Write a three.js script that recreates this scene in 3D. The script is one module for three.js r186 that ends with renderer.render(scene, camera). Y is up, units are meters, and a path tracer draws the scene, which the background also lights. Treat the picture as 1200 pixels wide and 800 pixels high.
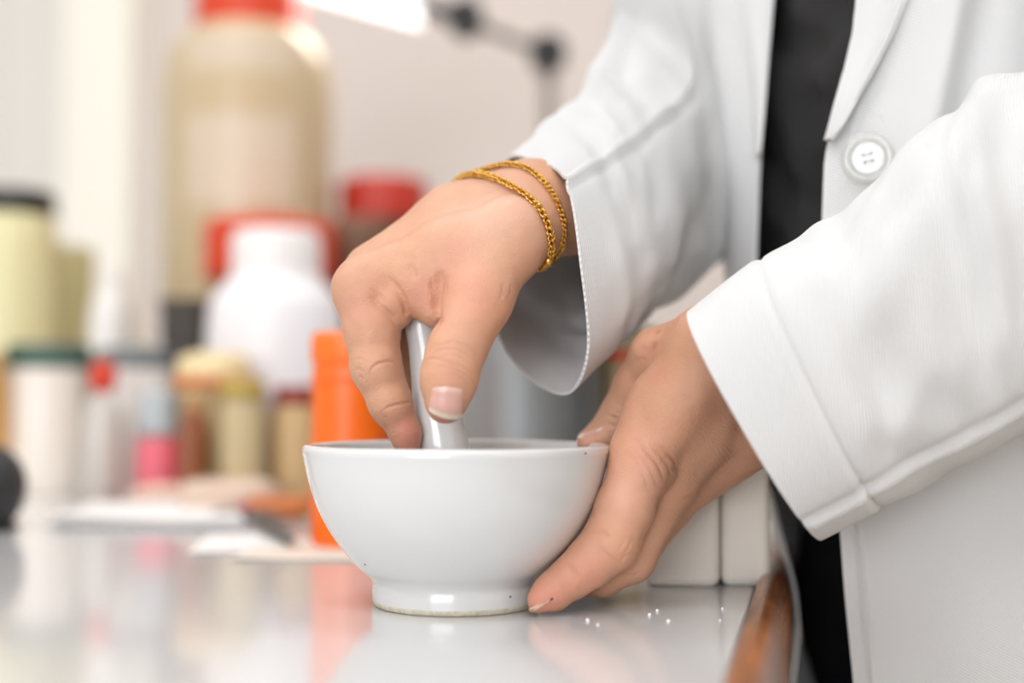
import * as THREE from 'three';
import { mergeGeometries } from 'three/addons/utils/BufferGeometryUtils.js';
import { RoundedBoxGeometry } from 'three/addons/geometries/RoundedBoxGeometry.js';
import { ImprovedNoise } from 'three/addons/math/ImprovedNoise.js';
import { RectAreaLightUniformsLib } from 'three/addons/lights/RectAreaLightUniformsLib.js';

// ------------------------------------------------------------------ camera, light, exposure
const FPX = 1463, PITCH = 2.7 * Math.PI / 180, TABLE = 0.9, CAM_Y = TABLE + 0.0887;
const scene = new THREE.Scene();
const camera = new THREE.PerspectiveCamera(2 * Math.atan(400 / FPX) * 180 / Math.PI, 1.5, 0.02, 30);
camera.position.set(0, CAM_Y, 0);
camera.rotation.set(PITCH, 0, 0);
camera.focus = 0.532;
camera.userData.fStop = 2.2;
scene.add(camera);
const renderer = new THREE.WebGLRenderer({ antialias: true });
renderer.toneMapping = THREE.LinearToneMapping;
renderer.toneMappingExposure = 0.71;
renderer.shadowMap.enabled = true;
scene.background = new THREE.Color(0x000000);
RectAreaLightUniformsLib.init();
const YAW = -Math.atan(0.2427);                       // the counter and the room are turned a little against the lens
const CEIL = 2.6;
const UNSEEN_CEILING_LIGHTS = [                              // x, z in the room's own axes, width, depth, intensity
  [-0.75, 0.45, 1.2, 0.6, 9], [0.75, 0.75, 1.2, 0.6, 6], [-0.7, -1.0, 1.2, 0.5, 6], [0.8, -1.0, 1.2, 0.5, 4],
];

const UNSEEN_WINDOW_LIGHT = 8;                               // strength of the unseen window light from behind the lens

// ------------------------------------------------------------------ helpers
const V = (x, y, z) => new THREE.Vector3(x, y, z);
const noise = new ImprovedNoise();
const N3 = (x, y, z) => noise.noise(x + 31.7, y + 17.3, z + 5.9);
let seed = 12345;
const rnd = () => { seed = (seed * 1664525 + 1013904223) >>> 0; return seed / 4294967296; };
const smooth = (a, b, x) => { const t = Math.min(1, Math.max(0, (x - a) / (b - a))); return t * t * (3 - 2 * t); };
const cp = Math.cos(PITCH), sp = Math.sin(PITCH);
// point of the place at distance zz in front of the lens, measured on the photograph
function Q(px, py, zz) {
  const s = (400 - py) / FPX, dy = s * cp + sp, dz = s * sp - cp, t = zz / -dz;
  return V((px - 600) / FPX * t, CAM_Y + dy * t, -zz);
}
function rowOf(y, zz) { const m = (y - CAM_Y) / zz, s = (m * cp - sp) / (cp + m * sp); return 400 - s * FPX; }
function colX(px, y, zz) { return Q(px, rowOf(y, zz), zz).x; }
function poly(table, x) {
  if (x <= table[0][0]) return table[0][1];
  for (let i = 1; i < table.length; i++) if (x <= table[i][0]) {
    const [a, va] = table[i - 1], [b, vb] = table[i], t = (x - a) / (b - a);
    return va + (vb - va) * t;
  }
  return table[table.length - 1][1];
}
const used = {};
function numbered(n) { const k = used[n] = (used[n] ?? -1) + 1; return k ? n + '_' + String(k).padStart(3, '0') : n; }
function shade(m) { m.castShadow = m.receiveShadow = true; return m; }
function mesh(name, geo, mat, parent = scene) {
  const m = shade(new THREE.Mesh(geo, mat));
  m.name = parent === scene ? numbered(name) : name;
  parent.add(m); return m;
}
function tag(o, label, category, group, kind) {
  if (label) o.userData.label = label;
  if (category) o.userData.category = category;
  if (group) o.userData.group = group;
  if (kind) o.userData.kind = kind;
  return o;
}
function thing(name, label, category, p, group) {
  const g = new THREE.Group(); g.name = numbered(name); scene.add(g); g.position.copy(p);
  return tag(g, label, category, group);
}
const lathe = (pts, seg = 64) => new THREE.LatheGeometry(pts.map(([r, y]) => new THREE.Vector2(r, y)), seg);
function smoothProfile(pts, n = 60) {
  const c = new THREE.CatmullRomCurve3(pts.map(([r, y]) => V(r, y, 0)), false, 'centripetal');
  return c.getPoints(n).map((p) => [Math.max(0, p.x), p.y]);
}
const plain = (hex, roughness = 0.5, extra = {}) => new THREE.MeshPhysicalMaterial({ color: hex, roughness, ...extra });

function dataTexture(w, h, fn, srgb, rx = 1, ry = 1) {
  const d = new Uint8Array(w * h * 4);
  for (let y = 0; y < h; y++) for (let x = 0; x < w; x++) {
    const c = fn(x / w, y / h, x, y), o = (y * w + x) * 4;
    for (let i = 0; i < 3; i++) d[o + i] = Math.max(0, Math.min(255, Math.round(255 * (Array.isArray(c) ? c[i] : c))));
    d[o + 3] = 255;
  }
  const t = new THREE.DataTexture(d, w, h);
  t.wrapS = t.wrapT = THREE.RepeatWrapping; t.magFilter = THREE.LinearFilter; t.minFilter = THREE.LinearMipmapLinearFilter; t.generateMipmaps = true;
  if (srgb) t.colorSpace = THREE.SRGBColorSpace;
  t.repeat.set(rx, ry); t.needsUpdate = true; return t;
}

// a sheet with real thickness: fn(u, v) -> point, (nu + 1) x (nv + 1) points, offset along its normal
function sheet(fn, nu, nv, thick, closedU, uvScale) {
  const W = nu + 1, pos = [], g = [];
  for (let j = 0; j <= nv; j++) for (let i = 0; i <= nu; i++) g.push(fn(i / nu, j / nv));
  const at = (i, j) => g[j * W + i], nrm = [];
  for (let j = 0; j <= nv; j++) for (let i = 0; i <= nu; i++) {
    let i0 = i - 1, i1 = i + 1;
    if (closedU) { i0 = i === 0 ? nu - 1 : i0; i1 = i === nu ? 1 : i1; } else { i0 = Math.max(0, i0); i1 = Math.min(nu, i1); }
    const du = at(i1, j).clone().sub(at(i0, j)), dv = at(i, Math.min(nv, j + 1)).clone().sub(at(i, Math.max(0, j - 1)));
    nrm.push(du.cross(dv).normalize());
  }
  const P = [], NN = [], UV = [], I = [];
  const len = [];
  for (let j = 0; j <= nv; j++) { let a = 0; for (let i = 0; i <= nu; i++) { if (i) a += at(i, j).distanceTo(at(i - 1, j)); len.push(a); } }
  const hl = []; for (let i = 0; i <= nu; i++) { let a = 0; for (let j = 0; j <= nv; j++) { if (j) a += at(i, j).distanceTo(at(i, j - 1)); hl[j * W + i] = a; } }
  for (const side of [0, 1]) for (let k = 0; k < g.length; k++) {
    const p = side ? g[k].clone().addScaledVector(nrm[k], -thick) : g[k], s = side ? -1 : 1;
    P.push(p.x, p.y, p.z); NN.push(nrm[k].x * s, nrm[k].y * s, nrm[k].z * s); UV.push(len[k], hl[k]);
  }
  const M = g.length;
  for (let j = 0; j < nv; j++) for (let i = 0; i < nu; i++) {
    const a = j * W + i, b = a + 1, c = a + W, d = c + 1;
    I.push(a, b, c, b, d, c); I.push(M + a, M + c, M + b, M + b, M + c, M + d);
  }
  const rim = (list, flip) => {
    const b0 = P.length / 3;
    list.forEach((k, q) => {
      const nx = list[Math.min(q + 1, list.length - 1)], pv = list[Math.max(q - 1, 0)];
      const t = g[nx].clone().sub(g[pv]).normalize(), n = t.cross(nrm[k]).multiplyScalar(flip).normalize();
      for (const o of [k, M + k]) { P.push(P[o * 3], P[o * 3 + 1], P[o * 3 + 2]); NN.push(n.x, n.y, n.z); UV.push(len[k], hl[k]); }
    });
    for (let q = 0; q < list.length - 1; q++) { const a = b0 + q * 2; if (flip > 0) I.push(a, a + 1, a + 2, a + 1, a + 3, a + 2); else I.push(a, a + 2, a + 1, a + 1, a + 2, a + 3); }
  };
  const row = (j) => Array.from({ length: W }, (_, i) => j * W + i), col = (i) => Array.from({ length: nv + 1 }, (_, j) => j * W + i);
  rim(row(0), 1); rim(row(nv), -1);
  if (!closedU) { rim(col(0), -1); rim(col(nu), 1); }
  const geo = new THREE.BufferGeometry();
  geo.setAttribute('position', new THREE.Float32BufferAttribute(P, 3));
  geo.setAttribute('normal', new THREE.Float32BufferAttribute(NN, 3));
  geo.setAttribute('uv', new THREE.Float32BufferAttribute(UV, 2));
  geo.setIndex(I); return geo;
}
function tubeAlong(points, r, seg = 80, rad = 8, closed = false) {
  return new THREE.TubeGeometry(new THREE.CatmullRomCurve3(points, closed, 'centripetal'), seg, r, rad, closed);
}

// ---- signed distance fields meshed with surface nets
const smin = (a, b, k) => { const h = Math.max(k - Math.abs(a - b), 0) / k; return Math.min(a, b) - h * h * k * 0.25; };
function bone(a, b, ra, rb) { return { a, b, ra, rb, dx: b.x - a.x, dy: b.y - a.y, dz: b.z - a.z, l2: a.distanceToSquared(b) || 1e-12 }; }
function dBone(o, x, y, z) {
  const px = x - o.a.x, py = y - o.a.y, pz = z - o.a.z;
  let t = (px * o.dx + py * o.dy + pz * o.dz) / o.l2; t = t < 0 ? 0 : t > 1 ? 1 : t;
  return Math.hypot(px - t * o.dx, py - t * o.dy, pz - t * o.dz) - (o.ra + (o.rb - o.ra) * t);
}
function chain(list) { const r = []; for (let i = 1; i < list.length; i++) r.push(bone(list[i - 1][0], list[i][0], list[i - 1][1], list[i][1])); return r; }
function boundsOf(bones, pad) {
  const b = new THREE.Box3();
  for (const o of bones) for (const [p, r] of [[o.a, o.ra], [o.b, o.rb]]) { b.expandByPoint(p.clone().addScalar(r + pad)); b.expandByPoint(p.clone().addScalar(-r - pad)); }
  return b;
}
function surfaceNet(f, box, cell) {
  const n = ['x', 'y', 'z'].map((k) => Math.ceil((box.max[k] - box.min[k]) / cell) + 2), [nx, ny, nz] = n;
  const o = box.min, vals = new Float32Array(nx * ny * nz).fill(9), B = 6, reach = B * cell * 0.5 * 1.733 + 2.5 * cell;
  const id = (i, j, k) => (k * ny + j) * nx + i;
  for (let k = 0; k < nz; k += B) for (let j = 0; j < ny; j += B) for (let i = 0; i < nx; i += B) {
    const c = f(o.x + (i + B / 2) * cell, o.y + (j + B / 2) * cell, o.z + (k + B / 2) * cell);
    const far = Math.abs(c) > reach * 1.15;
    for (let kk = k; kk < Math.min(k + B, nz); kk++) for (let jj = j; jj < Math.min(j + B, ny); jj++) for (let ii = i; ii < Math.min(i + B, nx); ii++)
      vals[id(ii, jj, kk)] = far ? c : f(o.x + ii * cell, o.y + jj * cell, o.z + kk * cell);
  }
  const vid = new Int32Array(nx * ny * nz).fill(-1), P = [], I = [];
  for (let k = 0; k < nz - 1; k++) for (let j = 0; j < ny - 1; j++) for (let i = 0; i < nx - 1; i++) {
    let neg = 0, sx = 0, sy = 0, sz = 0, cnt = 0; const v = [];
    for (let c = 0; c < 8; c++) { const q = vals[id(i + (c & 1), j + (c >> 1 & 1), k + (c >> 2))]; v.push(q); if (q < 0) neg++; }
    if (neg === 0 || neg === 8) continue;
    for (let a = 0; a < 8; a++) for (const bit of [1, 2, 4]) { const b = a | bit; if (a === b || (v[a] < 0) === (v[b] < 0)) continue;
      const t = v[a] / (v[a] - v[b]); sx += (a & 1) + (bit === 1 ? t : 0); sy += (a >> 1 & 1) + (bit === 2 ? t : 0); sz += (a >> 2) + (bit === 4 ? t : 0); cnt++; }
    vid[id(i, j, k)] = P.length / 3;
    P.push(o.x + (i + sx / cnt) * cell, o.y + (j + sy / cnt) * cell, o.z + (k + sz / cnt) * cell);
  }
  const quad = (a, b, c, d, flip) => { if (a < 0 || b < 0 || c < 0 || d < 0) return; if (flip) I.push(a, c, b, a, d, c); else I.push(a, b, c, a, c, d); };
  for (let k = 1; k < nz - 1; k++) for (let j = 1; j < ny - 1; j++) for (let i = 1; i < nx - 1; i++) {
    const v0 = vals[id(i, j, k)] < 0;
    if (v0 !== (vals[id(i + 1, j, k)] < 0)) quad(vid[id(i, j - 1, k - 1)], vid[id(i, j, k - 1)], vid[id(i, j, k)], vid[id(i, j - 1, k)], !v0);
    if (v0 !== (vals[id(i, j + 1, k)] < 0)) quad(vid[id(i - 1, j, k - 1)], vid[id(i - 1, j, k)], vid[id(i, j, k)], vid[id(i, j, k - 1)], !v0);
    if (v0 !== (vals[id(i, j, k + 1)] < 0)) quad(vid[id(i - 1, j - 1, k)], vid[id(i, j - 1, k)], vid[id(i, j, k)], vid[id(i - 1, j, k)], !v0);
  }
  const NN = new Float32Array(P.length), e = cell * 0.4;
  const grad = (x, y, z) => { const g = [f(x + e, y, z) - f(x - e, y, z), f(x, y + e, z) - f(x, y - e, z), f(x, y, z + e) - f(x, y, z - e)]; const l = Math.hypot(...g) || 1; return [g[0] / l, g[1] / l, g[2] / l, l / (2 * e)]; };
  for (let q = 0; q < P.length; q += 3) {
    for (let it = 0; it < 2; it++) { const d = f(P[q], P[q + 1], P[q + 2]), g = grad(P[q], P[q + 1], P[q + 2]), s = Math.max(-cell * 0.5, Math.min(cell * 0.5, d / Math.max(0.5, g[3]))); P[q] -= g[0] * s; P[q + 1] -= g[1] * s; P[q + 2] -= g[2] * s; }
    const g = grad(P[q], P[q + 1], P[q + 2]); NN[q] = g[0]; NN[q + 1] = g[1]; NN[q + 2] = g[2];
  }
  const geo = new THREE.BufferGeometry();
  geo.setAttribute('position', new THREE.Float32BufferAttribute(P, 3));
  geo.setAttribute('normal', new THREE.BufferAttribute(NN, 3));
  geo.setIndex(I); return geo;
}

// ------------------------------------------------------------------ the room
const roomPoint = (x, y, z) => V(x, y, z).applyAxisAngle(V(0, 1, 0), YAW);
function structure(name, geo, mat, x, y, z) {
  const m = shade(new THREE.Mesh(geo, mat)); m.name = name; m.position.copy(roomPoint(x, y, z)); m.rotation.y = YAW;
  m.userData.kind = 'structure'; scene.add(m); return m;
}
const plaster = dataTexture(128, 128, (u, v) => 0.5 + 0.2 * N3(u * 9, v * 9, 1) + 0.2 * N3(u * 37, v * 37, 4), false, 1, 1);
const wallMat = plain(0xded3cb, 0.9, { bumpMap: plaster, bumpScale: 0.0008 });
const whiteWall = plain(0xeee9e2, 0.9);
const X0 = -2.2, X1 = 2.2, Z0 = -2.05, Z1 = 2.6;
structure('floor', new THREE.BoxGeometry(X1 - X0 + 0.2, 0.1, Z1 - Z0 + 0.2), plain(0xb9b0a4, 0.5), 0, -0.05, (Z0 + Z1) / 2);
structure('ceiling', new THREE.BoxGeometry(X1 - X0 + 0.2, 0.1, Z1 - Z0 + 0.2), plain(0xf4f2ee, 0.95), 0, CEIL + 0.05, (Z0 + Z1) / 2);
structure('wall_back', new THREE.BoxGeometry(X1 - X0 + 0.2, CEIL, 0.1), wallMat, 0, CEIL / 2, Z0 - 0.05);
structure('wall_front', new THREE.BoxGeometry(X1 - X0 + 0.2, CEIL, 0.1), whiteWall, 0, CEIL / 2, Z1 + 0.05);
structure('wall_left', new THREE.BoxGeometry(0.1, CEIL, Z1 - Z0), whiteWall, X0 - 0.05, CEIL / 2, (Z0 + Z1) / 2);
structure('wall_right', new THREE.BoxGeometry(0.1, CEIL, Z1 - Z0), whiteWall, X1 + 0.05, CEIL / 2, (Z0 + Z1) / 2);
UNSEEN_CEILING_LIGHTS.forEach(([x, z, w, d, power], i) => {  // ceiling panels out of view, placed to light the counter and the room
  const g = thing('unseen_ceiling_light', ['unseen white ceiling light panel above the near end of the counter', 'unseen white ceiling light panel behind the person in the coat', 'unseen white ceiling light panel above the jars at the wall', 'unseen white ceiling light panel in the corner beyond the person'][i], 'ceiling light', roomPoint(x, CEIL - 0.012, z));
  g.rotation.y = YAW;
  const fr = [[0, d / 2 + 0.015, w + 0.06, 0.03], [0, -d / 2 - 0.015, w + 0.06, 0.03], [w / 2 + 0.015, 0, 0.03, d], [-w / 2 - 0.015, 0, 0.03, d]].map(([a, b, c, e]) => new THREE.BoxGeometry(c, 0.024, e).translate(a, 0, b));
  mesh('frame', mergeGeometries(fr), plain(0xf0f0f0, 0.4), g);
  mesh('diffuser', new THREE.BoxGeometry(w, 0.01, d).translate(0, 0.006, 0), new THREE.MeshStandardMaterial({ color: 0xffffff, emissive: 0xfffcf8, emissiveIntensity: 1.2 }), g);
  const l = new THREE.RectAreaLight(0xfafbff, power, w, d);
  l.position.set(0, -0.02, 0); l.rotation.x = -Math.PI / 2; g.add(l);
});
// unseen window behind the lens, placed to light bowl and hands from the front
{
  const w = structure('unseen_window_1', new RoundedBoxGeometry(1.7, 1.3, 0.03, 2, 0.004), plain(0xf2f2f2, 0.4), -0.35, 1.45, Z1 - 0.012); 
  const pm = new THREE.MeshStandardMaterial({ color: 0xffffff, emissive: 0xf6f9ff, emissiveIntensity: 1.6 });
  for (const x of [-0.41, 0.41]) mesh('pane', new THREE.BoxGeometry(0.76, 1.18, 0.008), pm, w).position.set(x, 0, -0.016);
  structure('unseen_trim_2', new RoundedBoxGeometry(1.86, 0.05, 0.12, 2, 0.006), whiteWall, -0.35, 0.775, Z1 - 0.06);  // sill of the unseen window
  const l = new THREE.RectAreaLight(0xf1f6ff, UNSEEN_WINDOW_LIGHT, 1.6, 1.18); l.position.copy(roomPoint(-0.35, 1.45, Z1 - 0.05)); l.rotation.y = YAW; scene.add(l);
}
// pale door leaf and its cream post in the back wall, at the left of the picture
const wallX = (px) => { const d = Q(px, 300, 1).sub(camera.position).applyAxisAngle(V(0, 1, 0), -YAW); return d.x * Z0 / d.z; };
{
  const m = plain(0xe9e6de, 0.5), x1 = wallX(93), x2 = wallX(172);
  const d = structure('door_1', new RoundedBoxGeometry(0.86, 2.06, 0.04, 2, 0.004), m, x1 - 0.435, 1.03, Z0 + 0.02);
  for (const yy of [-0.5, 0.45]) mesh('panel', new RoundedBoxGeometry(0.6, 0.75, 0.016, 2, 0.006), m, d).position.set(0, yy, 0.024);
  structure('trim_1', new RoundedBoxGeometry(x2 - x1, 2.1, 0.07, 2, 0.006), plain(0xfffbee, 0.4), (x1 + x2) / 2, 1.05, Z0 + 0.035);
}

// ------------------------------------------------------------------ the counter
const counter = thing('counter', 'white glossy counter with a varnished wooden edge under the bowl', 'counter', V(0, 0, 0));
counter.rotation.y = YAW;
{
  // the right edge runs through these two points of the table plane
  const e0 = Q(850, 800, 0.39); const local = e0.clone().applyAxisAngle(V(0, 1, 0), -YAW), xe = local.x;
  const top = plain(0xd4d4d4, 0.17, { clearcoat: 0.3, clearcoatRoughness: 0.06, roughnessMap: dataTexture(256, 256, (u, v) => 0.75 + 0.25 * N3(u * 7, v * 7, 9), false, 2, 2) });
  const L = 1.9, zc = -0.97, zl = 2.0;
  mesh('top', new RoundedBoxGeometry(L, 0.028, zl, 3, 0.003).translate(xe - L / 2, TABLE - 0.014, zc), top, counter);
  const grain = dataTexture(512, 64, (u, v) => {
    const g = 0.5 + 0.5 * Math.sin(40 * v + 7 * N3(u * 3, v * 9, 2) + 16 * N3(u * 1.2, v * 1.5, 5));
    const k = 0.82 + 0.12 * g + 0.3 * N3(u * 16, v * 40, 3) + 0.3 * N3(u * 5, v * 5, 8) + 0.3 * N3(u * 60, v * 60, 1); return [0.60 * k + 0.02, 0.37 * k, 0.18 * k];
  }, true, 1, 1);
  const wood = new THREE.MeshPhysicalMaterial({ map: grain, roughness: 0.42, clearcoat: 0.45, clearcoatRoughness: 0.2, bumpMap: grain, bumpScale: 0.0004 });
  // half-round bead along the edge: a rounded profile swept along z
  const sh = new THREE.Shape(); sh.moveTo(0, -0.03); sh.lineTo(0, 0.001); sh.bezierCurveTo(0.001, 0.006, 0.005, 0.0072, 0.008, 0.0065); sh.bezierCurveTo(0.014, 0.005, 0.0165, -0.004, 0.0155, -0.03); sh.lineTo(0, -0.03);
  const bead = new THREE.ExtrudeGeometry(sh, { depth: zl, bevelEnabled: false, curveSegments: 16, steps: 40 });
  const uv = bead.attributes.uv, pp = bead.attributes.position;
  for (let i = 0; i < pp.count; i++) uv.setXY(i, pp.getZ(i) * 1.6, (pp.getX(i) - pp.getY(i)) * 12);
  mesh('wooden_edge', bead.translate(xe, TABLE, zc - zl / 2), wood, counter);
  const side = plain(0xd8d4cc, 0.6);
  mesh('cabinet_body', new RoundedBoxGeometry(L - 0.25, TABLE - 0.03, zl - 0.2, 2, 0.005).translate(xe - L / 2 - 0.1, (TABLE - 0.03) / 2, zc), side, counter);
}
const onTable = (px, zz) => { const q = Q(px, 500, zz); return V(q.x, TABLE, -zz); };

// ------------------------------------------------------------------ mortar and pestle
const BOWL = Q(535.5, 705, 0.552); BOWL.y = TABLE;
const S = 1 / 2655;
const porcelain = new THREE.MeshPhysicalMaterial({ color: 0xdcdcda, roughness: 0.22, clearcoat: 0.8, clearcoatRoughness: 0.05 });
{
  const g = thing('mortar', 'white porcelain mortar bowl on a small foot with a hand at its side', 'mortar', BOWL);
  const o = [[0.0369, 0.0026], [0.0371, 0.0062], [0.0369, 0.0100], [0.0385, 0.0125], [0.0430, 0.0165], [0.0505, 0.0250], [0.0572, 0.0350], [0.0618, 0.0445], [0.0648, 0.0540], [0.0664, 0.0610], [0.0672, 0.0645], [0.0677, 0.0668], [0.0672, 0.0688], [0.0655, 0.0696], [0.0637, 0.0690], [0.0628, 0.0672], [0.0608, 0.0590], [0.0560, 0.0440], [0.0470, 0.0280], [0.0340, 0.0165], [0.0180, 0.0120], [0, 0.0112]];
  mesh('bowl', lathe(smoothProfile(o, 220), 160), porcelain, g);
  const biscuit = new THREE.MeshPhysicalMaterial({ color: 0xebe8e0, roughness: 0.6, map: dataTexture(256, 32, (u, v) => { const k = 0.88 + 0.1 * N3(u * 30, v * 3, 7) + 0.07 * N3(u * 90, v * 9, 2); return [k, k * 0.97, k * 0.9]; }, true, 2, 1) });
  tag(mesh('foot', lathe([[0, 0.0035], [0.030, 0.0035], [0.0315, 0.0004], [0.0355, 0.0], [0.0364, 0.0007], [0.0369, 0.0024], [0.0368, 0.004], [0.035, 0.006], [0, 0.006]], 120), biscuit, g), 'unglazed cream foot ring');
  for (const [px, py] of [[428, 661], [598, 699], [686, 531]]) { // dark flecks in the glaze
    const q = Q(px, py, 0.5); const dir = q.clone().sub(camera.position).normalize(), p = camera.position.clone(); let hit = null;
    const rad = (y) => { const prof = o.slice(0, 12); return poly(prof.map(([r, yy]) => [yy, r]), y); };
    for (let t = 0.4; t < 0.6; t += 0.0002) { const w = p.clone().addScaledVector(dir, t); if (Math.hypot(w.x - BOWL.x, w.z - BOWL.z) < rad(w.y - TABLE) + 0.00005) { hit = w; break; } }
    if (hit) mesh('fleck', new THREE.SphereGeometry(0.0005, 8, 6), plain(0x6b6258, 0.5), g).position.copy(hit.sub(BOWL));
  }
}
const pestleTop = Q(491, 362, 0.553), pestleRim = Q(519.5, 530, 0.5525);
{
  const axis = pestleRim.clone().sub(pestleTop).normalize();
  // head rests near the bowl floor
  const len = (pestleTop.y - (TABLE + 0.0150)) / -axis.y - 0.004;
  const base = pestleTop.clone().addScaledVector(axis, len);
  const g = thing('pestle', 'white porcelain pestle held upright in the mortar bowl', 'pestle', base);
  g.quaternion.setFromUnitVectors(V(0, 1, 0), axis.clone().negate());
  const L = len;
  mesh('shaft', lathe(smoothProfile([[0.0095, 0.026], [0.0118, L - 0.0645], [0.0105, L - 0.048], [0.0087, L - 0.03], [0.0076, L - 0.015], [0.0074, L - 0.006], [0.0058, L - 0.0015], [0, L]], 90), 72), porcelain, g);
  mesh('head', lathe(smoothProfile([[0, 0], [0.009, 0.0012], [0.0165, 0.0075], [0.0178, 0.015], [0.0150, 0.023], [0.0108, 0.0305], [0.009, 0.033]], 60), 72), porcelain, g);
}

// ------------------------------------------------------------------ the person
const person = thing('person', 'person in white lab coat over black clothes, working a pestle and steadying the bowl', 'person', V(0, 0, 0));

class Flesh {
  constructor(kPalm, kFinger) { this.palm = []; this.fingers = []; this.kP = kPalm; this.kF = kFinger; this.creases = []; this.bumps = []; this.spots = []; }
  base(x, y, z) {
    let p = 9; for (const b of this.palm) p = smin(p, dBone(b, x, y, z), this.kP);
    let r = p;
    for (const f of this.fingers) { let d = 9; for (const b of f.bones) d = smin(d, dBone(b, x, y, z), f.k ?? 0.004); d = smin(p, d, f.kp ?? this.kF); r = smin(r, d, 0.0009); }
    return r;
  }
  full(x, y, z) {
    let d = this.base(x, y, z);
    if (Math.abs(d) < 0.006) {
      for (const b of this.bumps) { const q = (x - b.p.x) ** 2 + (y - b.p.y) ** 2 + (z - b.p.z) ** 2; if (q < b.r * b.r * 6) d -= b.h * Math.exp(-q / (b.r * b.r)); }
      for (const c of this.creases) {
        if (x < c.lo.x || y < c.lo.y || z < c.lo.z || x > c.hi.x || y > c.hi.y || z > c.hi.z) continue;
        let m = 9, tt = 0; for (const s of c.segs) { const px = x - s.a.x, py = y - s.a.y, pz = z - s.a.z; let t = (px * s.dx + py * s.dy + pz * s.dz) / s.l2; t = t < 0 ? 0 : t > 1 ? 1 : t; const q = Math.hypot(px - t * s.dx, py - t * s.dy, pz - t * s.dz); if (q < m) { m = q; tt = s.i + t; } }
        const fade = smooth(0, c.segs.length * 0.35, c.open ? tt : Math.min(tt, c.segs.length - tt));
        d += c.h * fade * Math.exp(-(m * m) / (c.w * c.w));
      }
      d += 0.00022 * N3(x * 160, y * 160, z * 160);
    }
    return d;
  }
  surf(px, py) { // where the line of sight through a pixel meets the skin
    const dir = Q(px, py, 0.5).sub(camera.position).normalize(), p = camera.position.clone().addScaledVector(dir, 0.35);
    for (let i = 0; i < 200; i++) { const d = this.base(p.x, p.y, p.z); if (d < 0.00002) return p; p.addScaledVector(dir, Math.max(d * 0.8, 0.00001)); if (p.z < -0.9) break; }
    return null;
  }
  normal(p) { const e = 0.0006; return V(this.base(p.x + e, p.y, p.z) - this.base(p.x - e, p.y, p.z), this.base(p.x, p.y + e, p.z) - this.base(p.x, p.y - e, p.z), this.base(p.x, p.y, p.z + e) - this.base(p.x, p.y, p.z - e)).normalize(); }
  crease(pix, h, w, open) {
    const pts = pix.map(([a, b]) => this.surf(a, b)).filter(Boolean); if (pts.length < 2) return;
    const fine = new THREE.CatmullRomCurve3(pts, false, 'centripetal').getPoints(pts.length * 3);
    const segs = []; for (let i = 1; i < fine.length; i++) segs.push({ ...bone(fine[i - 1], fine[i], 0, 0), i: i - 1 });
    const b = new THREE.Box3().setFromPoints(fine).expandByScalar(w * 3);
    this.creases.push({ segs, h, w, open, lo: b.min, hi: b.max });
  }
  bump(px, py, r, h) { const p = this.surf(px, py); if (p) this.bumps.push({ p, r, h }); }
  spot(px, py, r, c, k) { const p = this.surf(px, py); if (p) this.spots.push({ p, r, c, k }); }
  build(cell) {
    const all = [...this.palm, ...this.fingers.flatMap((f) => f.bones)];
    const geo = surfaceNet((x, y, z) => this.full(x, y, z), boundsOf(all, 0.006), cell);
    const p = geo.attributes.position, n = p.count, col = new Float32Array(n * 3), uv = new Float32Array(n * 2);
    for (let i = 0; i < n; i++) {
      const x = p.getX(i), y = p.getY(i), z = p.getZ(i);
      const c = skinTone(x, y, z);
      for (const s of this.spots) { const q = (x - s.p.x) ** 2 + (y - s.p.y) ** 2 + (z - s.p.z) ** 2, k = s.k * Math.exp(-q / (s.r * s.r)); if (k > 0.01) for (let j = 0; j < 3; j++) c[j] += (s.c[j] - c[j]) * k; }
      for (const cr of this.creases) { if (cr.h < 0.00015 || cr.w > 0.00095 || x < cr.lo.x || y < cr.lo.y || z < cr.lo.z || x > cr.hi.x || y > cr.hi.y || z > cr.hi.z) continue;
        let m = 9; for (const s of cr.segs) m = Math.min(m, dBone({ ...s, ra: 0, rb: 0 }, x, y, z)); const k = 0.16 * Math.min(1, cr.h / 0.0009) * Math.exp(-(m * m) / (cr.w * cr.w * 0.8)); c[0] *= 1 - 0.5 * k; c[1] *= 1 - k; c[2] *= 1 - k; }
      col.set(c, i * 3); uv[i * 2] = x + z * 0.5; uv[i * 2 + 1] = y - z * 0.5;
    }
    geo.setAttribute('color', new THREE.BufferAttribute(col, 3));
    geo.setAttribute('uv', new THREE.BufferAttribute(uv, 2));
    return geo;
  }
}
function skinTone(x, y, z) {
  const a = N3(x * 45, y * 45, z * 45), b = N3(x * 210, y * 210, z * 210), k = 1 + 0.06 * a + 0.04 * b;
  return [0.63 * k, (0.335 - 0.02 * a) * k, (0.210 - 0.02 * a) * k];
}

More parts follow.
